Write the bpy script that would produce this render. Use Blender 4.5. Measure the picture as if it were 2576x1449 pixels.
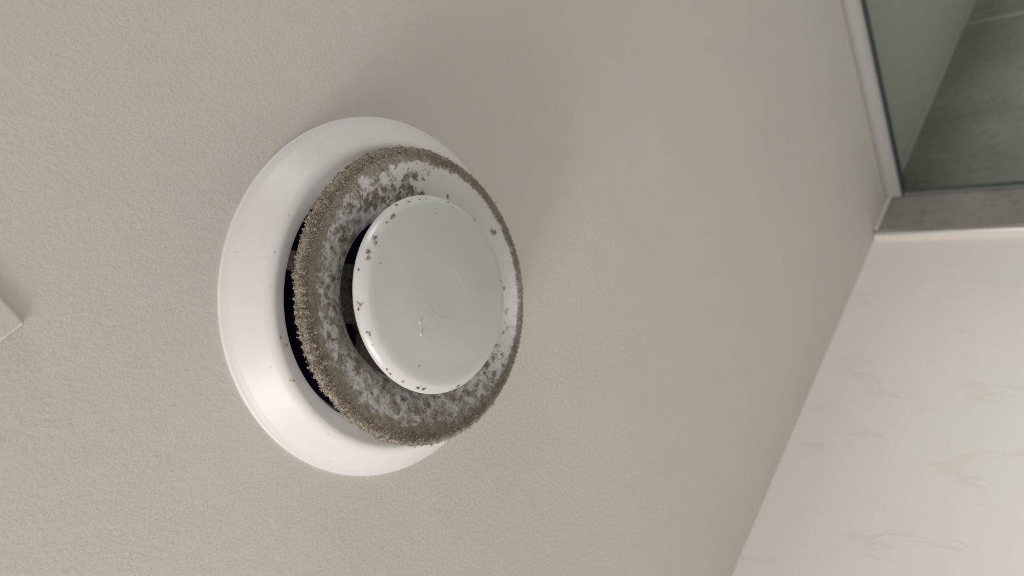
import bpy, bmesh, math, random
import numpy as np
from mathutils import Vector, Matrix, noise

for o in list(bpy.data.objects):
    bpy.data.objects.remove(o, do_unlink=True)
C = bpy.context.scene.collection
sc = bpy.context.scene
random.seed(7)
H = 2.4                                   # ceiling height
FI = 0.873656                             # turn of the valve about its axis against the room

# ------------------------------------------------------------------ camera
cam_d = bpy.data.cameras.new('camera')
cam = bpy.data.objects.new('camera', cam_d); C.objects.link(cam)
M3 = Matrix(((0.419575, -0.776529, -0.470063), (-0.525467, -0.630041, 0.571781), (-0.740163, 0.007098, -0.67239)))
mw = M3.to_4x4(); mw.translation = Vector((-0.14008, 0.16367, H - 0.27211))
cam.matrix_world = mw
cam_d.sensor_width = 36
cam_d.lens = 36 * 1900.4 / 2576
cam_d.clip_start = 0.01
cam_d.dof.use_dof = True
cam_d.dof.focus_distance = 0.300
cam_d.dof.aperture_fstop = 11.0
sc.camera = cam

# ------------------------------------------------------------------ world, exposure, lamps
w = bpy.data.worlds.new('world'); sc.world = w; w.use_nodes = True
w.node_tree.nodes['Background'].inputs[0].default_value = (1, 0.98, 0.95, 1)
w.node_tree.nodes['Background'].inputs[1].default_value = 0.0
sc.view_settings.view_transform = 'Standard'
sc.view_settings.look = 'None'
sc.view_settings.gamma = 1
sc.view_settings.use_curve_mapping = False
sc.view_settings.exposure = 0.0

def area(name, loc, target, size, power, col=(1, 1, 1), sy=None):
    d = bpy.data.lights.new(name, 'AREA'); d.energy = power; d.size = size; d.color = col
    if sy: d.shape = 'RECTANGLE'; d.size_y = sy
    o = bpy.data.objects.new(name, d); C.objects.link(o)
    o.location = loc
    o.rotation_euler = (Vector(target) - Vector(loc)).to_track_quat('-Z', 'Y').to_euler()
    return o
area('mirror_lamp', (.30, 1.10, H - .26), (0, 0, H), .26, 5.6, (1, .955, .925))
area('ceiling_side_lamp', (.1, 1.4, H - .3), (0, 0, H), .3, 4.0, (1, .955, .925))
area('wall_fill_light', (-1.3, -.3, H - .12), (.4, -.3, H - .3), .3, 5.2, (1, .97, .95))  # unseen light added to brighten the right wall
area('downlight', (-.5, -.35, H - .03), (-.5, -.35, 0), .10, 3.1, (1, .97, .95))
area('room_downlight', (-.8, .6, H - .05), (-.7, .5, 0), .4, 7.2, (1, .965, .94))
area('fill_light', (-.3, .1, H - 1.2), (0, 0, H), .3, .6, (1, .965, .94))  # weak fill added from below, no visible fitting
area('shower_fill_light', (-.5, -1.2, H - .03), (-.5, -1.2, 0), .2, 32, (1, .97, .96))  # unseen light added to lift the tiles behind the glass

# ------------------------------------------------------------------ materials
def mat(name, col=(.8, .8, .8), rough=.5, spec=.5, metal=0.0):
    m = bpy.data.materials.new(name); m.use_nodes = True
    b = m.node_tree.nodes['Principled BSDF']
    b.inputs['Base Color'].default_value = (*col, 1)
    b.inputs['Roughness'].default_value = rough
    b.inputs['Metallic'].default_value = metal
    b.inputs['Specular IOR Level'].default_value = spec
    return m, m.node_tree, b
def nd(nt, t, **k):
    n = nt.nodes.new(t)
    for a, v in k.items():
        if a in n.inputs: n.inputs[a].default_value = v
        else: setattr(n, a, v)
    return n
def ramp(nt, fac, stops):
    r = nt.nodes.new('ShaderNodeValToRGB')
    e = r.color_ramp.elements
    while len(e) < len(stops): e.new(.5)
    for i, (p, c) in enumerate(stops):
        e[i].position = p; e[i].color = (*c, 1)
    nt.links.new(fac, r.inputs[0]); return r
def noise_tex(nt, co, scale, detail=3, rough=.5, dist=0.0, stretch=None):
    n = nd(nt, 'ShaderNodeTexNoise'); n.inputs['Scale'].default_value = scale
    n.inputs['Detail'].default_value = detail; n.inputs['Roughness'].default_value = rough
    n.inputs['Distortion'].default_value = dist
    if stretch:
        mp = nd(nt, 'ShaderNodeMapping'); mp.inputs['Scale'].default_value = stretch[0]
        mp.inputs['Rotation'].default_value = stretch[1]
        nt.links.new(co, mp.inputs[0]); co = mp.outputs[0]
    nt.links.new(co, n.inputs['Vector']); return n
def bump(nt, b, h, dist, strength=1.0, prev=None):
    n = nd(nt, 'ShaderNodeBump'); n.inputs['Distance'].default_value = dist; n.inputs['Strength'].default_value = strength
    nt.links.new(h, n.inputs['Height'])
    if prev: nt.links.new(prev.outputs[0], n.inputs['Normal'])
    nt.links.new(n.outputs[0], b.inputs['Normal']); return n
def objco(nt): return nd(nt, 'ShaderNodeTexCoord').outputs['Object']

def m_plaster(name, c1, c2, fine, coarse, streak=0.0):
    m, nt, b = mat(name, c1, .75, .25)
    co = objco(nt)
    v = noise_tex(nt, co, 14, 2)
    r = ramp(nt, v.outputs[0], [(.3, c1), (.7, c2)])
    nt.links.new(r.outputs[0], b.inputs['Base Color'])
    n1 = noise_tex(nt, co, 560, 5, .68, .3, ((1, .75, 1), (0, 0, .6)))
    b1 = bump(nt, b, n1.outputs[0], fine)
    n2 = noise_tex(nt, co, 95, 3, .6, .6, ((1, .45, 1), (0, 0, .5)))
    b2 = bump(nt, b, n2.outputs[0], coarse, 1.0, b1)
    if streak:
        # short trowel drags with a little filler showing tan
        n3 = noise_tex(nt, co, 17, 5, .66, .7, ((1, 2.3, .75), (.28, 0, 0)))
        r3 = ramp(nt, n3.outputs[0], [(.60, (0, 0, 0)), (.64, (1, 1, 1)), (.72, (.35, .35, .35))])
        bump(nt, b, r3.outputs[0], streak, 1.0, b2)
        mx = nd(nt, 'ShaderNodeMix', data_type='RGBA'); mx.inputs[7].default_value = (.70, .645, .55, 1)
        sc3 = nd(nt, 'ShaderNodeMath', operation='MULTIPLY'); sc3.inputs[1].default_value = .28
        nt.links.new(r3.outputs[0], sc3.inputs[0]); nt.links.new(sc3.outputs[0], mx.inputs[0])
        nt.links.new(r.outputs[0], mx.inputs[6]); nt.links.new(mx.outputs[2], b.inputs['Base Color'])
    return m
M_ceil = m_plaster('ceiling_paint', (.735, .706, .66), (.755, .725, .675), .00034, .00042)
M_wall = m_plaster('wall_plaster', (.82, .80, .775), (.825, .795, .78), .00026, .0003, .0003)
M_plain = mat('room_paint', (.66, .64, .60), .8, .2)[0]
M_floor = mat('floor_tile', (.30, .29, .28), .4, .5)[0]

def m_tile():
    m, nt, b = mat('grey_stone_tile', (.2, .19, .18), .42, .5)
    co = objco(nt)
    v = noise_tex(nt, co, 7, 6, .62, .5)
    r = ramp(nt, v.outputs[0], [(.30, (.21, .195, .180)), (.52, (.27, .25, .235)), (.72, (.36, .335, .32))])
    v2 = noise_tex(nt, co, 60, 4, .7, .3)
    r2 = ramp(nt, v2.outputs[0], [(.30, (.62, .58, .58)), (.46, (1, 1, 1))])
    mx = nd(nt, 'ShaderNodeMix', data_type='RGBA', blend_type='MULTIPLY'); mx.inputs[0].default_value = 1
    nt.links.new(r.outputs[0], mx.inputs[6]); nt.links.new(r2.outputs[0], mx.inputs[7])
    nt.links.new(mx.outputs[2], b.inputs['Base Color'])
    bump(nt, b, v2.outputs[0], .0002)
    return m
M_tile = m_tile()
M_grout = mat('pale_grout', (.58, .57, .545), .8, .2)[0]
M_alu = mat('brushed_aluminium', (.66, .65, .64), .38, .5, 1.0)[0]
M_trimside = mat('cream_trim_paint', (.82, .77, .72), .22, .6)[0]
M_channel = mat('grey_channel', (.43, .425, .41), .45, .5)[0]
M_glass_shade = mat('dark_teal_shade', (.035, .060, .068), .4, .5)[0]  # dark colour stands for shade and reflection along the glass top
M_bead = mat('clear_silicone', (.19, .215, .205), .12, .6)[0]
M_plastic = mat('white_enamel', (.70, .70, .69), .30, .5)[0]
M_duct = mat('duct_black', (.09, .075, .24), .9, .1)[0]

def m_enamel():
    m, nt, b = mat('white_enamel_steel', (.80, .787, .78), .42, .5)
    co = objco(nt)
    n = noise_tex(nt, co, 900, 2)
    bump(nt, b, n.outputs[0], .00002)
    return m
M_enamel = m_enamel()

def m_glass():
    m = bpy.data.materials.new('tinted_glass'); m.use_nodes = True
    nt = m.node_tree; nt.nodes.clear()
    out = nd(nt, 'ShaderNodeOutputMaterial')
    tr = nd(nt, 'ShaderNodeBsdfTransparent'); tr.inputs[0].default_value = (.835, .875, .85, 1)
    gl = nd(nt, 'ShaderNodeBsdfGlossy'); gl.inputs['Roughness'].default_value = .02
    fr = nd(nt, 'ShaderNodeFresnel'); fr.inputs[0].default_value = 1.3
    mx = nd(nt, 'ShaderNodeMixShader')
    nt.links.new(fr.outputs[0], mx.inputs[0]); nt.links.new(tr.outputs[0], mx.inputs[1]); nt.links.new(gl.outputs[0], mx.inputs[2])
    nt.links.new(mx.outputs[0], out.inputs[0])
    return m
M_glass = m_glass()

def m_dirty():
    # white enamel under a felt of dust; the 'dirt' attribute says where the felt lies
    m, nt, b = mat('dusty_enamel', (.8, .8, .8), .3, .5)
    co = objco(nt)
    at = nd(nt, 'ShaderNodeAttribute', attribute_name='dirt')
    sep = nd(nt, 'ShaderNodeSeparateColor'); nt.links.new(at.outputs['Color'], sep.inputs[0])
    n = noise_tex(nt, co, 1500, 5, .75)
    n2 = noise_tex(nt, co, 260, 5, .7, .5)
    # felt colour: beige to dark brown
    felt = ramp(nt, n2.outputs[0], [(.30, (.33, .265, .195)), (.48, (.48, .415, .325)), (.70, (.66, .61, .53))])
    dark = ramp(nt, n2.outputs[0], [(.3, (.19, .145, .10)), (.7, (.41, .335, .25))])
    mxd = nd(nt, 'ShaderNodeMix', data_type='RGBA'); nt.links.new(sep.outputs[1], mxd.inputs[0])
    nt.links.new(felt.outputs[0], mxd.inputs[6]); nt.links.new(dark.outputs[0], mxd.inputs[7])
    # grain breaks up the edge of the felt
    add = nd(nt, 'ShaderNodeMath', operation='MULTIPLY_ADD'); add.inputs[1].default_value = .9
    nt.links.new(n.outputs[0], add.inputs[0]); nt.links.new(sep.outputs[0], add.inputs[2])
    mr = nd(nt, 'ShaderNodeMapRange'); mr.inputs['From Min'].default_value = .60; mr.inputs['From Max'].default_value = 1.25
    mr.interpolation_type = 'SMOOTHSTEP'
    nt.links.new(add.outputs[0], mr.inputs[0])
    mx = nd(nt, 'ShaderNodeMix', data_type='RGBA'); mx.inputs[6].default_value = (.79, .79, .78, 1)
    nt.links.new(mr.outputs[0], mx.inputs[0]); nt.links.new(mxd.outputs[2], mx.inputs[7])
    nt.links.new(mx.outputs[2], b.inputs['Base Color'])
    ro = nd(nt, 'ShaderNodeMapRange'); ro.inputs['To Min'].default_value = .34; ro.inputs['To Max'].default_value = .95
    nt.links.new(mr.outputs[0], ro.inputs[0]); nt.links.new(ro.outputs[0], b.inputs['Roughness'])
    hm = nd(nt, 'ShaderNodeMath', operation='MULTIPLY')
    nt.links.new(n.outputs[0], hm.inputs[0]); nt.links.new(mr.outputs[0], hm.inputs[1])
    bump(nt, b, hm.outputs[0], .0006)
    return m
M_dirty = m_dirty()

def m_dust(name, a, c, sc_=900):
    m, nt, b = mat(name, a, .95, .05)
    co = objco(nt)
    n = noise_tex(nt, co, sc_, 3, .6)
    r = ramp(nt, n.outputs[0], [(.3, a), (.7, c)])
    nt.links.new(r.outputs[0], b.inputs['Base Color'])
    return m
M_dust = m_dust('grey_brown_dust', (.37, .32, .265), (.56, .50, .43))
M_dustdark = m_dust('dark_dust', (.20, .165, .13), (.40, .34, .28))
M_dustarm = m_dust('brown_duct_dust', (.13, .11, .105), (.29, .245, .225), 500)
M_tuft = m_dust('beige_brown_dust', (.26, .215, .16), (.50, .44, .36), 1800)
M_crumb = mat('cream_crumb', (.78, .74, .62), .7, .3)[0]
M_tan = mat('tan_fleck', (.52, .43, .33), .8, .2)[0]

# ------------------------------------------------------------------ helpers
def mesh_obj(name, verts, faces, m, parent=None, smooth=False, loc=None):
    me = bpy.data.meshes.new(name)
    me.from_pydata([tuple(v) for v in verts], [], [tuple(int(i) for i in f) for f in faces])
    me.update()
    if smooth: me.polygons.foreach_set('use_smooth', [True] * len(me.polygons))
    me.materials.append(m)
    o = bpy.data.objects.new(name, me); C.objects.link(o)
    if parent: o.parent = parent
    if loc: o.location = loc
    return o
def bm_obj(name, bm, m, parent=None, smooth=False):
    bmesh.ops.recalc_face_normals(bm, faces=bm.faces)
    me = bpy.data.meshes.new(name); bm.to_mesh(me); bm.free()
    if smooth: me.polygons.foreach_set('use_smooth', [True] * len(me.polygons))
    me.materials.append(m)
    o = bpy.data.objects.new(name, me); C.objects.link(o)
    if parent: o.parent = parent
    return o
def box(name, lo, hi, m, parent=None, bev=0, seg=2):
    bm = bmesh.new(); bmesh.ops.create_cube(bm, size=1)
    for v in bm.verts:
        v.co = Vector([lo[i] + (v.co[i] + .5) * (hi[i] - lo[i]) for i in range(3)])
    if bev: bmesh.ops.bevel(bm, geom=list(bm.edges), offset=bev, segments=seg, affect='EDGES', profile=.5)
    return bm_obj(name, bm, m, parent)
def struct(o): o['kind'] = 'structure'; return o
def thing(name, label, cat, loc=(0, 0, 0), rz=0):
    o = bpy.data.objects.new(name, None); C.objects.link(o)
    o.location = loc; o.rotation_euler = (0, 0, rz); o['label'] = label; o['category'] = cat
    o.empty_display_size = .03
    return o
def spline(pts, per=8):
    """Catmull-Rom through (r, h) points"""
    P = [np.array(p, float) for p in pts]; P = [2 * P[0] - P[1]] + P + [2 * P[-1] - P[-2]]
    out = []
    for i in range(1, len(P) - 2):
        for k in range(per):
            t = k / per
            a, b, c, d = P[i - 1], P[i], P[i + 1], P[i + 2]
            out.append(.5 * ((2 * b) + (c - a) * t + (2 * a - 5 * b + 4 * c - d) * t * t + (3 * b - a - 3 * c + d) * t ** 3))
    out.append(P[-2]); return np.array(out)
def lathe(name, prof, m, parent=None, seg=256, wob=None):
    """prof: (r, h), h measured down from the ceiling"""
    prof = np.array(prof); n = len(prof)
    a = np.linspace(0, 2 * math.pi, seg, endpoint=False)
    X = prof[None, :, 0] * np.cos(a)[:, None]; Y = prof[None, :, 0] * np.sin(a)[:, None]; Z = -np.repeat(prof[None, :, 1], seg, 0)
    v = np.stack([X, Y, Z], -1).reshape(-1, 3)
    f = []
    for i in range(seg):
        j = (i + 1) % seg
        for k in range(n - 1): f.append((i * n + k, i * n + k + 1, j * n + k + 1, j * n + k))
    return mesh_obj(name, v, f, m, parent, True)

# ------------------------------------------------------------------ room shell
XW, XT = 0.3917, 0.3831            # plaster face and tile face of the near wall
X0, Y0, Y1 = -1.9, -1.75, 2.2
# ceiling with the duct hole
bm = bmesh.new(); N = 128; rh = .0595
ang = [2 * math.pi * i / N for i in range(N)]
def rect_pt(a):
    c, s = math.cos(a), math.sin(a)
    tx = (XW + .1) / c if c > 1e-9 else ((X0 - .1) / c if c < -1e-9 else 1e9)
    ty = (Y1 + .1) / s if s > 1e-9 else ((Y0 - .1) / s if s < -1e-9 else 1e9)
    t = min(tx, ty); return (t * c, t * s)
corn = sorted(set(ang + [math.atan2(y, x) % (2 * math.pi) for x in (XW + .1, X0 - .1) for y in (Y0 - .1, Y1 + .1)]))
ring_i = [bm.verts.new((rh * math.cos(a), rh * math.sin(a), H)) for a in corn]
ring_o = [bm.verts.new((*rect_pt(a), H)) for a in corn]
ring_i2 = [bm.verts.new((rh * math.cos(a), rh * math.sin(a), H + .06)) for a in corn]
ring_o2 = [bm.verts.new((*rect_pt(a), H + .06)) for a in corn]
K = len(corn)
for i in range(K):
    j = (i + 1) % K
    bm.faces.new((ring_i[i], ring_o[i], ring_o[j], ring_i[j]))
    bm.faces.new((ring_i2[i], ring_i2[j], ring_o2[j], ring_o2[i]))
    bm.faces.new((ring_i[i], ring_i[j], ring_i2[j], ring_i2[i]))
    bm.faces.new((ring_o[i], ring_o2[i], ring_o2[j], ring_o[j]))
struct(bm_obj('ceiling', bm, M_ceil))
struct(box('wall_right', (XW, Y0 - .1, 0), (XW + .1, Y1 + .1, H), M_wall))
struct(box('wall_left', (X0 - .1, Y0 - .1, 0), (X0, Y1 + .1, H), M_plain))
struct(box('wall_back', (X0, Y1, 0), (XW, Y1 + .1, H), M_plain))
struct(box('wall_shower', (X0, Y0 - .1, 0), (XW, Y0, H), M_tile))
struct(box('floor', (X0 - .1, Y0 - .1, -.1), (XW + .1, Y1 + .1, 0), M_floor))

# shower tiling stands proud of the plaster, with an upright joint
YT = -0.5825
bm = bmesh.new()
def addbox(bm, lo, hi):
    r = bmesh.ops.create_cube(bm, size=1)
    for v in r['verts']: v.co = Vector([lo[i] + (v.co[i] + .5) * (hi[i] - lo[i]) for i in range(3)])
JY = -1.1225
struct(box('wall_tile', (XT, JY + .0022, .0), (XW, YT, H - .0025), M_tile, None, .0006, 1))
struct(box('wall_tile', (XT, Y0, .0), (XW, JY - .0022, H - .0025), M_tile, None, .0006, 1))
bm.free()
struct(box('trim_1', (XT + .0001, JY - .0022, 0), (XW, JY + .0022, H - .0025), M_grout))
# pale bead between tile and ceiling
struct(box('trim_2', (XT - .0032, Y0, H - .0046), (XW, YT, H), M_grout, None, .0022, 3))
# metal tile edge profile: a flat flange with a rounded nose, side turned to the plaster
bm = bmesh.new()
pr = [(XW, YT), (XT, YT), (XT - .0006, YT + .0010), (XT - .0006, YT + .0066)]
for k in range(1, 7):
    a = math.pi / 2 * k / 6
    pr.append((XT + .0030 - .0036 * math.cos(a), YT + .0066 + .0036 * math.sin(a)))
pr += [(XW, YT + .0104)]
lo = [bm.verts.new((x, y, 0)) for x, y in pr]; hi = [bm.verts.new((x, y, H - .0012)) for x, y in pr]
for i in range(len(pr)):
    j = (i + 1) % len(pr); bm.faces.new((lo[i], lo[j], hi[j], hi[i]))
bm.faces.new(lo); bm.faces.new(hi)
t3 = struct(bm_obj('trim_3', bm, M_trimside))
t3.data.materials.append(M_alu)
for p in t3.data.polygons:
    if p.normal.x < -.6 and abs(p.normal.z) < .5: p.material_index = 1

# ------------------------------------------------------------------ shower screen
YG = -0.649
scr = thing('shower_screen', 'greenish clear glass shower screen hung against tiled wall and ceiling', 'shower screen', (XT, YG, H))
def sbox(name, lo, hi, m, bev=0, seg=2):
    o = box(name, [lo[0] - XT, lo[1] - YG, lo[2] - H], [hi[0] - XT, hi[1] - YG, hi[2] - H], m, scr, bev, seg); return o
sbox('glass_pane', (-1.0, YG - .0090, .02), (XT - .003, YG - .0006, H - .004), M_glass)
pr = [(-.0002, 0), (.0120, 0), (.0078, -.0011), (.0054, -.0030), (.0040, -.0060), (.0034, -.0100), (.0034, -.0128), (.0040, -.0136), (.0040, -.0146), (.0032, -.0152), (-.0002, -.0152)]
bm = bmesh.new()
lo = [bm.verts.new((-1.0 - XT, y, z)) for y, z in pr]; hi = [bm.verts.new((-.0012, y, z)) for y, z in pr]
for i in range(len(pr)):
    j = (i + 1) % len(pr); bm.faces.new((lo[i], lo[j], hi[j], hi[i]))
bm.faces.new(lo); bm.faces.new(hi)
bm_obj('ceiling_channel', bm, M_channel, scr)
sbox('glass_top_shade', (-1.0, YG - .0094, H - .0172), (XT - .001, YG - .0004, H - .0001), M_glass_shade)  # added dark strip: shaded line under the channel put in as colour
sbox('wall_bead', (XT - .0032, YG - .0098, .02), (XT - .0001, YG + .0004, H - .0175), M_bead, .0013, 3)

# ------------------------------------------------------------------ square cover plate at the left edge
cp = box('cover_plate', (-.235, .1153, H - .0019), (-.0842, .265, H), M_ceil, None, .0011, 1)
cp['label'] = 'painted square cover plate on the ceiling, one corner showing at left photo edge'
cp['category'] = 'cover plate'

# ------------------------------------------------------------------ extract valve
vent = thing('extract_vent', 'round white ceiling extract vent with dusty ring and central disc', 'vent', (0, 0, H), -FI)

fl_pts = [(.0800, .0), (.0800, .0010), (.0798, .0015), (.0788, .0023), (.0777, .0033), (.0770, .0040), (.0745, .0069), (.0720, .0098), (.0700, .0121), (.0685, .0137),
          (.0670, .0148), (.0655, .0153), (.0640, .0151), (.0620, .0142), (.0600, .0125), (.0585, .0104), (.0575, .0081), (.0567, .0050), (.0562, .0020), (.0561, -.004), (.0561, -.020), (.0553, -.020), (.0553, .002)]
flange = lathe('flange', spline(fl_pts, 5), M_enamel, vent, 320)
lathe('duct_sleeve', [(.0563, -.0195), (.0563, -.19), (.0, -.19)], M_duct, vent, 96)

# four tapering arms carrying the ring and disc
def arm(k):
    a = k * math.pi / 2
    q = [(-.016, -.0135), (-.016, .0120), (-.0235, .0120), (-.0470, -.0100), (-.0563, -.0120), (-.0563, -.0192), (-.0460, -.0180), (-.0237, -.0140)]
    bm = bmesh.new(); c, s = math.cos(a), math.sin(a)
    R = lambda x, y: (x * c - y * s, x * s + y * c)
    lo = [bm.verts.new((*R(x, y), 0.0)) for x, y in q]; hi = [bm.verts.new((*R(x, y), .004)) for x, y in q]
    bm.faces.new(lo); bm.faces.new(hi[::-1])
    for i in range(len(q)):
        j = (i + 1) % len(q); bm.faces.new((lo[i], lo[j], hi[j], hi[i]))
    return bm_obj('bracket_arm', bm, M_dustarm, vent)
arms = [arm(k) for k in range(4)]
lathe('hub', [(.0, .006), (.0195, .006), (.0205, .005), (.0205, -.004), (.0, -.004)], M_dustarm, vent, 64)

# the ring and disc sit a little askew in the flange
core = Matrix(((0.999892, 0.000565, -0.014703), (0.000565, 0.997054, 0.076694), (0.014703, -0.076694, 0.996946))).to_4x4()
core.translation = Vector((-.0033, .0013, 0))

# --- ring
r_pts = [(.0345, .0060), (.0350, .0110), (.0353, .0150), (.0358, .0180), (.0370, .0206), (.0392, .0227), (.0425, .0244), (.0465, .0259), (.0510, .0274), (.0550, .0288), (.0582, .0300), (.0602, .0306), (.0613, .0306),
         (.0620, .0299), (.0620, .0288), (.0610, .0278), (.0580, .0262), (.0530, .0240), (.0470, .0218), (.0420, .0200), (.0385, .0170), (.0368, .0110), (.0366, .0060)]
rp = spline(r_pts, 9)
# resample evenly, finer on the face
seglen = np.hypot(*np.diff(rp, axis=0).T); cum = np.concatenate([[0], np.cumsum(seglen)])
NR = 200; SEG = 1500
tt = np.linspace(0, cum[-1], NR)
PR = np.stack([np.interp(tt, cum, rp[:, 0]), np.interp(tt, cum, rp[:, 1])], 1)
tan = np.gradient(PR, axis=0); tan /= np.linalg.norm(tan, axis=1)[:, None]
nor2 = np.stack([-tan[:, 1], tan[:, 0]], 1)          # outward in (r, h)
i_rim = int(np.argmax(PR[:, 0] + PR[:, 1] * .3)); s_rim = tt[i_rim]
BW = [(-180, 10), (-150, 9.5), (-120, 7.5), (-100, 5.8), (-80, 4.4), (-60, 3.4), (-30, 2.8), (0, 2.6), (30, 3.4), (60, 5.2), (90, 7.5), (120, 9), (150, 9.5), (180, 10)]
DN = [(-180, .52), (-150, .48), (-130, .46), (-110, .40), (-95, .26), (-75, .10), (-45, .06), (-15, .14), (5, .30), (30, .42), (60, .55), (90, .60), (120, .60), (150, .56), (180, .52)]
def tab(T_, a): return float(np.interp(math.degrees(a), [t[0] for t in T_], [t[1] for t in T_]))
def sstep(a, b, x):
    t = min(1, max(0, (x - a) / (b - a))); return t * t * (3 - 2 * t)
def fbm(p, s, o=4):
    v = 0; amp = 1; tot = 0; q = Vector(p) * s
    for _ in range(o): v += amp * noise.noise(q); tot += amp; amp *= .55; q = q * 2.1 + Vector((3.1, 1.7, 9.2))
    return v / tot
def dirt_at(a, k):
    """(cover 0..1, darkness 0..1, thickness m)"""
    r, h = PR[k]; p = (r * math.cos(a), r * math.sin(a), h)
    s = (s_rim - tt[k]) * 1000      # mm in from the rim; negative behind it
    bw = tab(BW, a)
    e = fbm(p, 170, 3) * 7 + fbm(p, 700, 2) * 3
    band = sstep(2.8, -2.2, abs(s + (0 if s > 0 else -2)) - bw * (1 if s > 0 else .45) + e * (min(1, bw / 8)))
    d = tab(DN, a)
    inner = sstep(.0355, .040, r)
    # darker clots in the upper left, close behind the disc
    cl = math.exp(-((math.degrees(a) + 112) / 24) ** 2 - ((r - .0445) / .0055) ** 2) * .42
    v = fbm(p, 190, 4) * .75 + fbm((p[1], p[2], p[0]), 520, 3) * .45
    bz = blot(a, k)
    g = fbm(p, 900, 3); g2 = fbm((p[1], p[2], p[0]), 260, 4)
    veil = max(0.0, min(.55, (d - .22) * .9 + .8 * g2 + .25 * g)) * (.45 + .55 * inner)
    patch = max(veil, min(1.0, bz * (1 + 1.2 * g + .9 * g2)))
    cover = max(band, patch)
    dark = (1 - band) * min(1.0, max(0.0, -.02 + .8 * bz * bz * bz + 1.1 * g + cl * 1.0))
    th = band * .00045 + bz * (1 - band) * .00025
    return cover, dark, th, band
# blotches of dust on the face: (angle, arc position, radius, strength), more of them where the air stream left more
brng = np.random.default_rng(11)
BL = []
while len(BL) < 230:
    a = brng.uniform(-math.pi, math.pi); smm = brng.uniform(3, 27)
    if brng.random() > tab(DN, a) ** 1.5 * 1.6: continue
    BL.append((a, s_rim - smm * .001, brng.choice([.0007, .0011, .0016, .0024], p=[.34, .33, .22, .11]), brng.uniform(.55, 1.0)))
for _ in range(34):      # dark cluster behind the disc, upper left
    a = math.radians(brng.normal(-112, 15)); BL.append((a, s_rim - brng.normal(18, 3.2) * .001, brng.choice([.0008, .0013, .0019]), brng.uniform(.75, 1.0)))
BL = np.array(BL)
def blot(a, k):
    da = (BL[:, 0] - a + math.pi) % (2 * math.pi) - math.pi
    d2 = ((da * PR[k][0]) ** 2 + (BL[:, 1] - tt[k]) ** 2) / BL[:, 2] ** 2
    p = (PR[k][0] * math.cos(a), PR[k][0] * math.sin(a), PR[k][1])
    d2 = d2 * max(.25, 1 + 2.6 * fbm(p, 620, 3)) + .3 * abs(noise.noise(Vector(p) * 1900))
    near = d2 < 6
    if not near.any(): return 0.0
    return float(np.max(BL[near, 3] * np.exp(-d2[near] * .75)))
V = np.empty((SEG, NR, 3)); COL = np.zeros((SEG, NR, 4)); COL[..., 3] = 1
for i in range(SEG):
    a = -math.pi + 2 * math.pi * i / SEG; ca, sa = math.cos(a), math.sin(a)
    for k in range(NR):
        r, h = PR[k]
        if tt[k] > s_rim + .009 or r < .0356 and k > NR // 2:
            cv = dk = th = 0
        else:
            cv, dk, th, band_w = dirt_at(a, k)
            if cv > .05:
                p = (r * ca, r * sa, h)
                th += cv * max(band_w, .35) * (abs(noise.noise(Vector(p) * 1100)) * .00055 + noise.noise(Vector(p) * 2600) * .00018) * (1.0 if s_rim - tt[k] < .006 else .6)
        nr = nor2[k]
        rr, hh = r - nr[0] * -th, h + nr[1] * th
        V[i, k] = (rr * ca, rr * sa, -hh); COL[i, k, 0] = cv; COL[i, k, 1] = dk
idx = np.arange(SEG * NR).reshape(SEG, NR)
nx = np.roll(idx, -1, 0)
F = np.stack([idx[:, :-1], idx[:, 1:], nx[:, 1:], nx[:, :-1]], -1).reshape(-1, 4)
def fast_mesh(name, verts, faces, m, parent, smooth=True):
    n = faces.shape[1]
    me = bpy.data.meshes.new(name); me.vertices.add(len(verts)); me.vertices.foreach_set('co', verts.astype(np.float32).ravel())
    me.loops.add(faces.size); me.loops.foreach_set('vertex_index', faces.astype(np.int32).ravel())
    me.polygons.add(len(faces)); me.polygons.foreach_set('loop_start', np.arange(len(faces), dtype=np.int32) * n)
    me.update(calc_edges=True); me.validate()
    me.polygons.foreach_set('use_smooth', np.full(len(me.polygons), smooth))
    me.materials.append(m)
    o = bpy.data.objects.new(name, me); C.objects.link(o); o.parent = parent
    return o
ring = fast_mesh('ring', V.reshape(-1, 3), F, M_dirty, vent)
ring['label'] = 'white funnel ring caked with grey brown dust'
ca_ = ring.data.color_attributes.new('dirt', 'FLOAT_COLOR', 'POINT')
ca_.data.foreach_set('color', COL.reshape(-1).astype(np.float32))
ring.matrix_local = core

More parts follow.
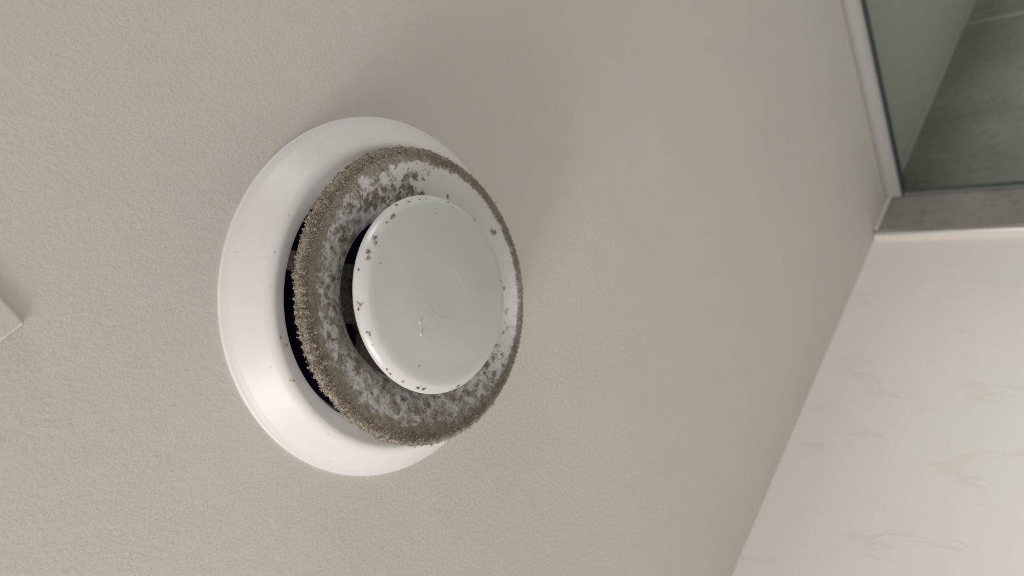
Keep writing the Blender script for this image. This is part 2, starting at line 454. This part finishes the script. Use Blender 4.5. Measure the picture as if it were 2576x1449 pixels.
# --- fuzz: clots and short curled fibres of dust
ico_v = np.array([(0, 0, 1), (.894, 0, .447), (.276, .851, .447), (-.724, .526, .447), (-.724, -.526, .447), (.276, -.851, .447),
                  (.724, .526, -.447), (-.276, .851, -.447), (-.894, 0, -.447), (-.276, -.851, -.447), (.724, -.526, -.447), (0, 0, -1)])
ico_f = np.array([(0, 1, 2), (0, 2, 3), (0, 3, 4), (0, 4, 5), (0, 5, 1), (1, 6, 2), (2, 7, 3), (3, 8, 4), (4, 9, 5), (5, 10, 1),
                  (2, 6, 7), (3, 7, 8), (4, 8, 9), (5, 9, 10), (1, 10, 6), (6, 11, 7), (7, 11, 8), (8, 11, 9), (9, 11, 10), (10, 11, 6)])
rng = np.random.default_rng(5)
class Fuzz:
    def __init__(s): s.v = []; s.f = []; s.n = 0
    def blob(s, c, r):
        v = ico_v * (r * (0.45 + 1.1 * rng.random((12, 1)))) * (0.55 + .9 * rng.random(3)) + c
        s.v.append(v); s.f.append(ico_f + s.n); s.n += 12
    def fibre(s, c, d, L, w, curl=.9, seg=3):
        d = d / np.linalg.norm(d); p = np.array(c, float); rows = []
        for k in range(seg + 1):
            u = np.cross(d, rng.normal(size=3)); u /= np.linalg.norm(u) + 1e-9; t = np.cross(d, u)
            ww = w * (1 - .6 * k / seg)
            rows.append([p + u * ww, p - .5 * u * ww + .87 * t * ww, p - .5 * u * ww - .87 * t * ww])
            d = d + rng.normal(size=3) * curl * .5; d /= np.linalg.norm(d); p = p + d * L / seg
        s.v.append(np.array(rows).reshape(-1, 3))
        ff = []
        for k in range(seg):
            for q in range(3):
                a, b = k * 3 + q, k * 3 + (q + 1) % 3
                ff += [(a, b, b + 3), (a, b + 3, a + 3)]
        s.f.append(np.array(ff) + s.n); s.n += 3 * (seg + 1)
    def tuft(s, c, n, size, blobs=4, fibres=6):
        """a coral-like clot growing from c along n"""
        c = np.array(c, float); n = np.array(n, float)
        p = c.copy()
        for _ in range(blobs):
            s.blob(p, size * (.13 + .15 * rng.random()))
            p = p + (n * .5 + rng.normal(size=3) * .6) * size * .30
        for _ in range(fibres):
            s.fibre(c + rng.normal(size=3) * size * .35, n + rng.normal(size=3) * .7, size * (.5 + .8 * rng.random()), size * .045 + .00003)
    def build(s, name, m, parent):
        return fast_mesh(name, np.concatenate(s.v), np.concatenate(s.f), m, parent, True)
def surf(a, k):
    i = int((a + math.pi) / (2 * math.pi) * SEG) % SEG
    p = V[i, k]; nr = nor2[k]; n = np.array([nr[0] * math.cos(a), nr[0] * math.sin(a), -nr[1]])
    return p, n
# crust along the rim
fz = Fuzz()
k0 = int(np.searchsorted(tt, s_rim - .004)); k1 = int(np.searchsorted(tt, s_rim + .0035))
for _ in range(10500):
    a = rng.uniform(-math.pi, math.pi); k = int(rng.integers(k0, k1))
    lump = .5 + .9 * abs(noise.noise(Vector((math.cos(a), math.sin(a), 0)) * 22)) + .5 * noise.noise(Vector((math.cos(a), math.sin(a), 4)) * 55)
    heavy = tab(BW, a) / 12
    lump *= (.38 + .62 * heavy)
    p, n = surf(a, k)
    fz.tuft(p, n, .00104 * max(.28, lump) * rng.uniform(.5, 1.4), 6, 3)
rimfuzz = fz.build('dust_crust', M_dust, ring); rimfuzz['kind'] = 'stuff'; rimfuzz['label'] = 'grey brown crust of dust along the rim'
# short pile over the dirty parts of the face
fz = Fuzz(); fd = Fuzz()
kf = int(np.searchsorted(tt, 0.010))
made = 0
while made < 15000:
    a = rng.uniform(-math.pi, math.pi); k = int(rng.integers(kf, k0 + 6))
    i = int((a + math.pi) / (2 * math.pi) * SEG) % SEG
    cv, dk = COL[i, k, 0], COL[i, k, 1]
    if rng.random() > cv ** 2 * (.16 + .84 * sstep(.012, .004, s_rim - tt[k]) + .3 * dk): 
        made += .15; continue
    p, n = surf(a, k); made += 1
    t = fd if dk > .6 and rng.random() < .5 else fz
    t.fibre(p, n * .5 + rng.normal(size=3) * .6, rng.uniform(.0004, .0012), .00005, 1.4)
    if rng.random() < .15: t.blob(p + n * .0001, rng.uniform(.0001, .00025))
o = fz.build('dust_pile', M_dust, ring); o['kind'] = 'stuff'
o = fd.build('dark_dust_pile', M_dustdark, ring); o['kind'] = 'stuff'; o['label'] = 'dark brown dust speckling the funnel'
# dust heaped on the arm that shows beside the disc
c = Fuzz()
for _ in range(420):
    x, y = rng.uniform(-.034, -.0215), rng.normal(.0045, .0035)
    c.tuft((x, min(y + .001, .0115 - max(0, -.0235 - x) * .9), -.004), (0, 0, -1), .0009 * rng.uniform(.5, 1.2), 3, 3)
o = c.build('dust_heap', M_dust, arms[0]); o['kind'] = 'stuff'
# a few larger clots near the inner edge and on the face (angle, mm in from the rim, size mm)
for (dg, smm, sz) in [(178, 25, 2.6), (172, 27, 3.0), (163, 25, 1.6), (150, 25.5, 1.7), (146, 26.5, 1.5), (140, 23, 3.0), (-166, 24, 2.4), (-160, 22, 1.8), (-172, 20, 2.2), (180, 15, 2.2),
                      (-150, 19, 3.0), (-147, 17, 2.2), (-158, 15, 2.0), (-128, 20, 2.0), (-120, 22, 2.0), (-113, 21, 2.2), (-108, 18, 1.6), (-101, 19, 1.8), (-104, 13, 1.5), (-124, 12, 1.8), (-93, 12, 1.5),
                      (-138, 15, 2.6), (-96, 20, 2.4), (-88, 20, 1.2), (-87, 5, 1.6), (118, 21, 3.0), (110, 17, 2.6), (104, 19, 3.0), (97, 16, 2.4), (90, 15, 2.6), (84, 12, 2.8), (78, 18, 2.0), (70, 14, 2.2), (60, 12, 2.0), (3, 13, 2.2), (9, 10, 1.6), (125, 15, 2.2),
                      (160, 20, 2.0), (168, 17, 1.8), (45, 10, 1.6)]:
    a = math.radians(dg); a = (a + math.pi) % (2 * math.pi) - math.pi
    k = int(np.searchsorted(tt, max(.004, s_rim - smm * .001)))
    c = Fuzz()
    for _ in range(int(5 + sz * 7)):
        aa = a + rng.normal() * sz * .28e-3 / PR[k][0]; kk = int(np.clip(k + rng.normal() * sz * .28e-3 / (tt[1] - tt[0]), 2, NR - 2))
        p, n = surf((aa + math.pi) % (2 * math.pi) - math.pi, kk)
        c.tuft(p, n, sz * 1e-3 * .24 * rng.uniform(.6, 1.2), 2, 3)
    o = c.build('dust_clot', M_tuft if dg < 0 else M_dust, ring)

# --- central disc
c_pts = [(.0, .0424), (.0020, .0424), (.0060, .0424), (.0090, .04240), (.0098, .04239), (.0106, .04244), (.0118, .04241), (.015, .0423), (.022, .0418), (.029, .0409), (.0350, .0402), (.0372, .0398), (.0385, .0393),
         (.0399, .0382), (.0410, .0368), (.0416, .0354), (.0411, .0340), (.0395, .0340), (.030, .0355), (.012, .036), (.0060, .035), (.0055, .030), (.0055, .0), (.0, .0)]
disc = lathe('disc', spline(c_pts, 5), M_plastic, vent, 256)
disc['label'] = 'smooth white central disc with dust round its edge'
disc.matrix_local = core
dh = lambda r: float(np.interp(r, [p[0] for p in c_pts[:15]], [p[1] for p in c_pts[:15]]))
CAPD = [(0.0408, -120.3, 9), (0.0388, -129.1, 14), (0.0389, -135.1, 6), (0.04, -111.9, 8), (0.0396, -103.6, 5), (0.0396, -98.5, 3), (0.0396, -80.0, 7), (0.0376, -77.4, 4), (0.0394, -55.8, 7), (0.0394, -147.4, 13), (0.0386, -150.5, 10), (0.0396, -156.6, 14), (0.0391, -160.6, 11), (0.0411, -167.9, 7), (0.0341, -161.4, 4), (0.0405, 173.5, 10), (0.0413, 171.2, 8), (0.04, 156.3, 9), (0.0406, 158.4, 6), (0.0405, 150.4, 3), (0.0408, 133.7, 6), (0.041, 129.8, 6), (0.0405, 120.5, 6), (0.0401, 109.3, 11), (0.04, 104.9, 11), (0.0398, 77.0, 9), (0.0402, 59.8, 7), (0.0203, -15.1, 2), (0.0365, -9.2, 5), (0.0328, 116.3, 4), (0.0333, -94.3, 3)]
PXM = .000155
for (r, dg, s) in CAPD:
    a = math.radians(dg); c = Fuzz(); L = s * PXM
    cnt = max(1, int(s * 2.2))
    edge = r > .0385
    for _ in range(cnt):
        da = rng.normal() * L * .30 / r; dr = rng.normal() * L * .16
        rr = min(.0412, r + dr); aa = a + da
        n = np.array([math.cos(aa) * (.6 if edge else 0), math.sin(aa) * (.6 if edge else 0), -1.0]); n /= np.linalg.norm(n)
        c.tuft((rr * math.cos(aa), rr * math.sin(aa), -dh(rr)), n, .00042 * rng.uniform(.5, 1.1) * (.6 + s / 16), 2, 4)
    o = c.build('dust_tuft' if s > 4 else 'dust_speck', M_tuft, disc)
for (x, y, s) in [(-.0149, .0119, .00068), (-.0143, .0165, .00055)]:
    c = Fuzz(); z = -dh(math.hypot(x, y)) - .0002
    c.blob(np.array((x, y, z)), s); c.blob(np.array((x + .0003, y - .0002, z)), s * .7)
    c.build('crumb', M_crumb, disc)

# --- specks on the flange
FLD = [(0.0755, -140.8, 3), (0.0649, -122.8, 3), (0.0646, -133.1, 4), (0.0659, -138.9, 3), (0.0683, -144.3, 3), (0.067, -152.8, 5), (0.0694, -155.7, 4), (0.0767, -159.2, 4), (0.0757, -166.0, 3), (0.0769, -167.9, 4), (0.0671, -165.8, 6), (0.0647, -164.4, 5), (0.0666, -177.4, 6), (0.0661, 177.8, 6), (0.0657, 174.0, 4), (0.0675, 171.3, 3), (0.0646, 165.6, 11), (0.0624, 162.3, 11), (0.0608, 159.7, 8), (0.0705, 156.3, 6), (0.0698, 157.2, 4), (0.0656, 150.1, 9), (0.0599, 152.0, 4), (0.0589, 150.1, 4), (0.0646, 139.2, 8), (0.0658, 134.9, 6), (0.0681, 125.5, 7), (0.0649, 122.2, 6), (0.0732, 124.7, 4), (0.0709, 119.0, 3), (0.0702, 114.3, 4), (0.0761, 115.3, 5), (0.0698, 78.2, 7), (0.0665, 144.4, 3)]
fsp = fl_pts[:19][::-1]
for i, (r, dg, s) in enumerate(FLD):
    a = math.radians(dg); c = Fuzz(); L = s * PXM
    h = float(np.interp(r, [p[0] for p in fsp], [p[1] for p in fsp]))
    tan_flake = s >= 9
    for _ in range(max(1, int(s * .6))):
        da = rng.normal() * L * .26 / r; dr = rng.normal() * L * .2
        rr = r + dr; hh = float(np.interp(rr, [p[0] for p in fsp], [p[1] for p in fsp]))
        n = np.array([math.cos(a) * .4, math.sin(a) * .4, -1.0]); n /= np.linalg.norm(n)
        p = np.array((rr * math.cos(a + da), rr * math.sin(a + da), -hh))
        if tan_flake: c.blob(p, .00048 * rng.uniform(.6, 1.1))
        else: c.tuft(p, n, .00042 * rng.uniform(.5, 1.1), 2, 2)
    c.build('tan_fleck' if tan_flake else 'dust_speck', M_tan if tan_flake else M_tuft, flange)
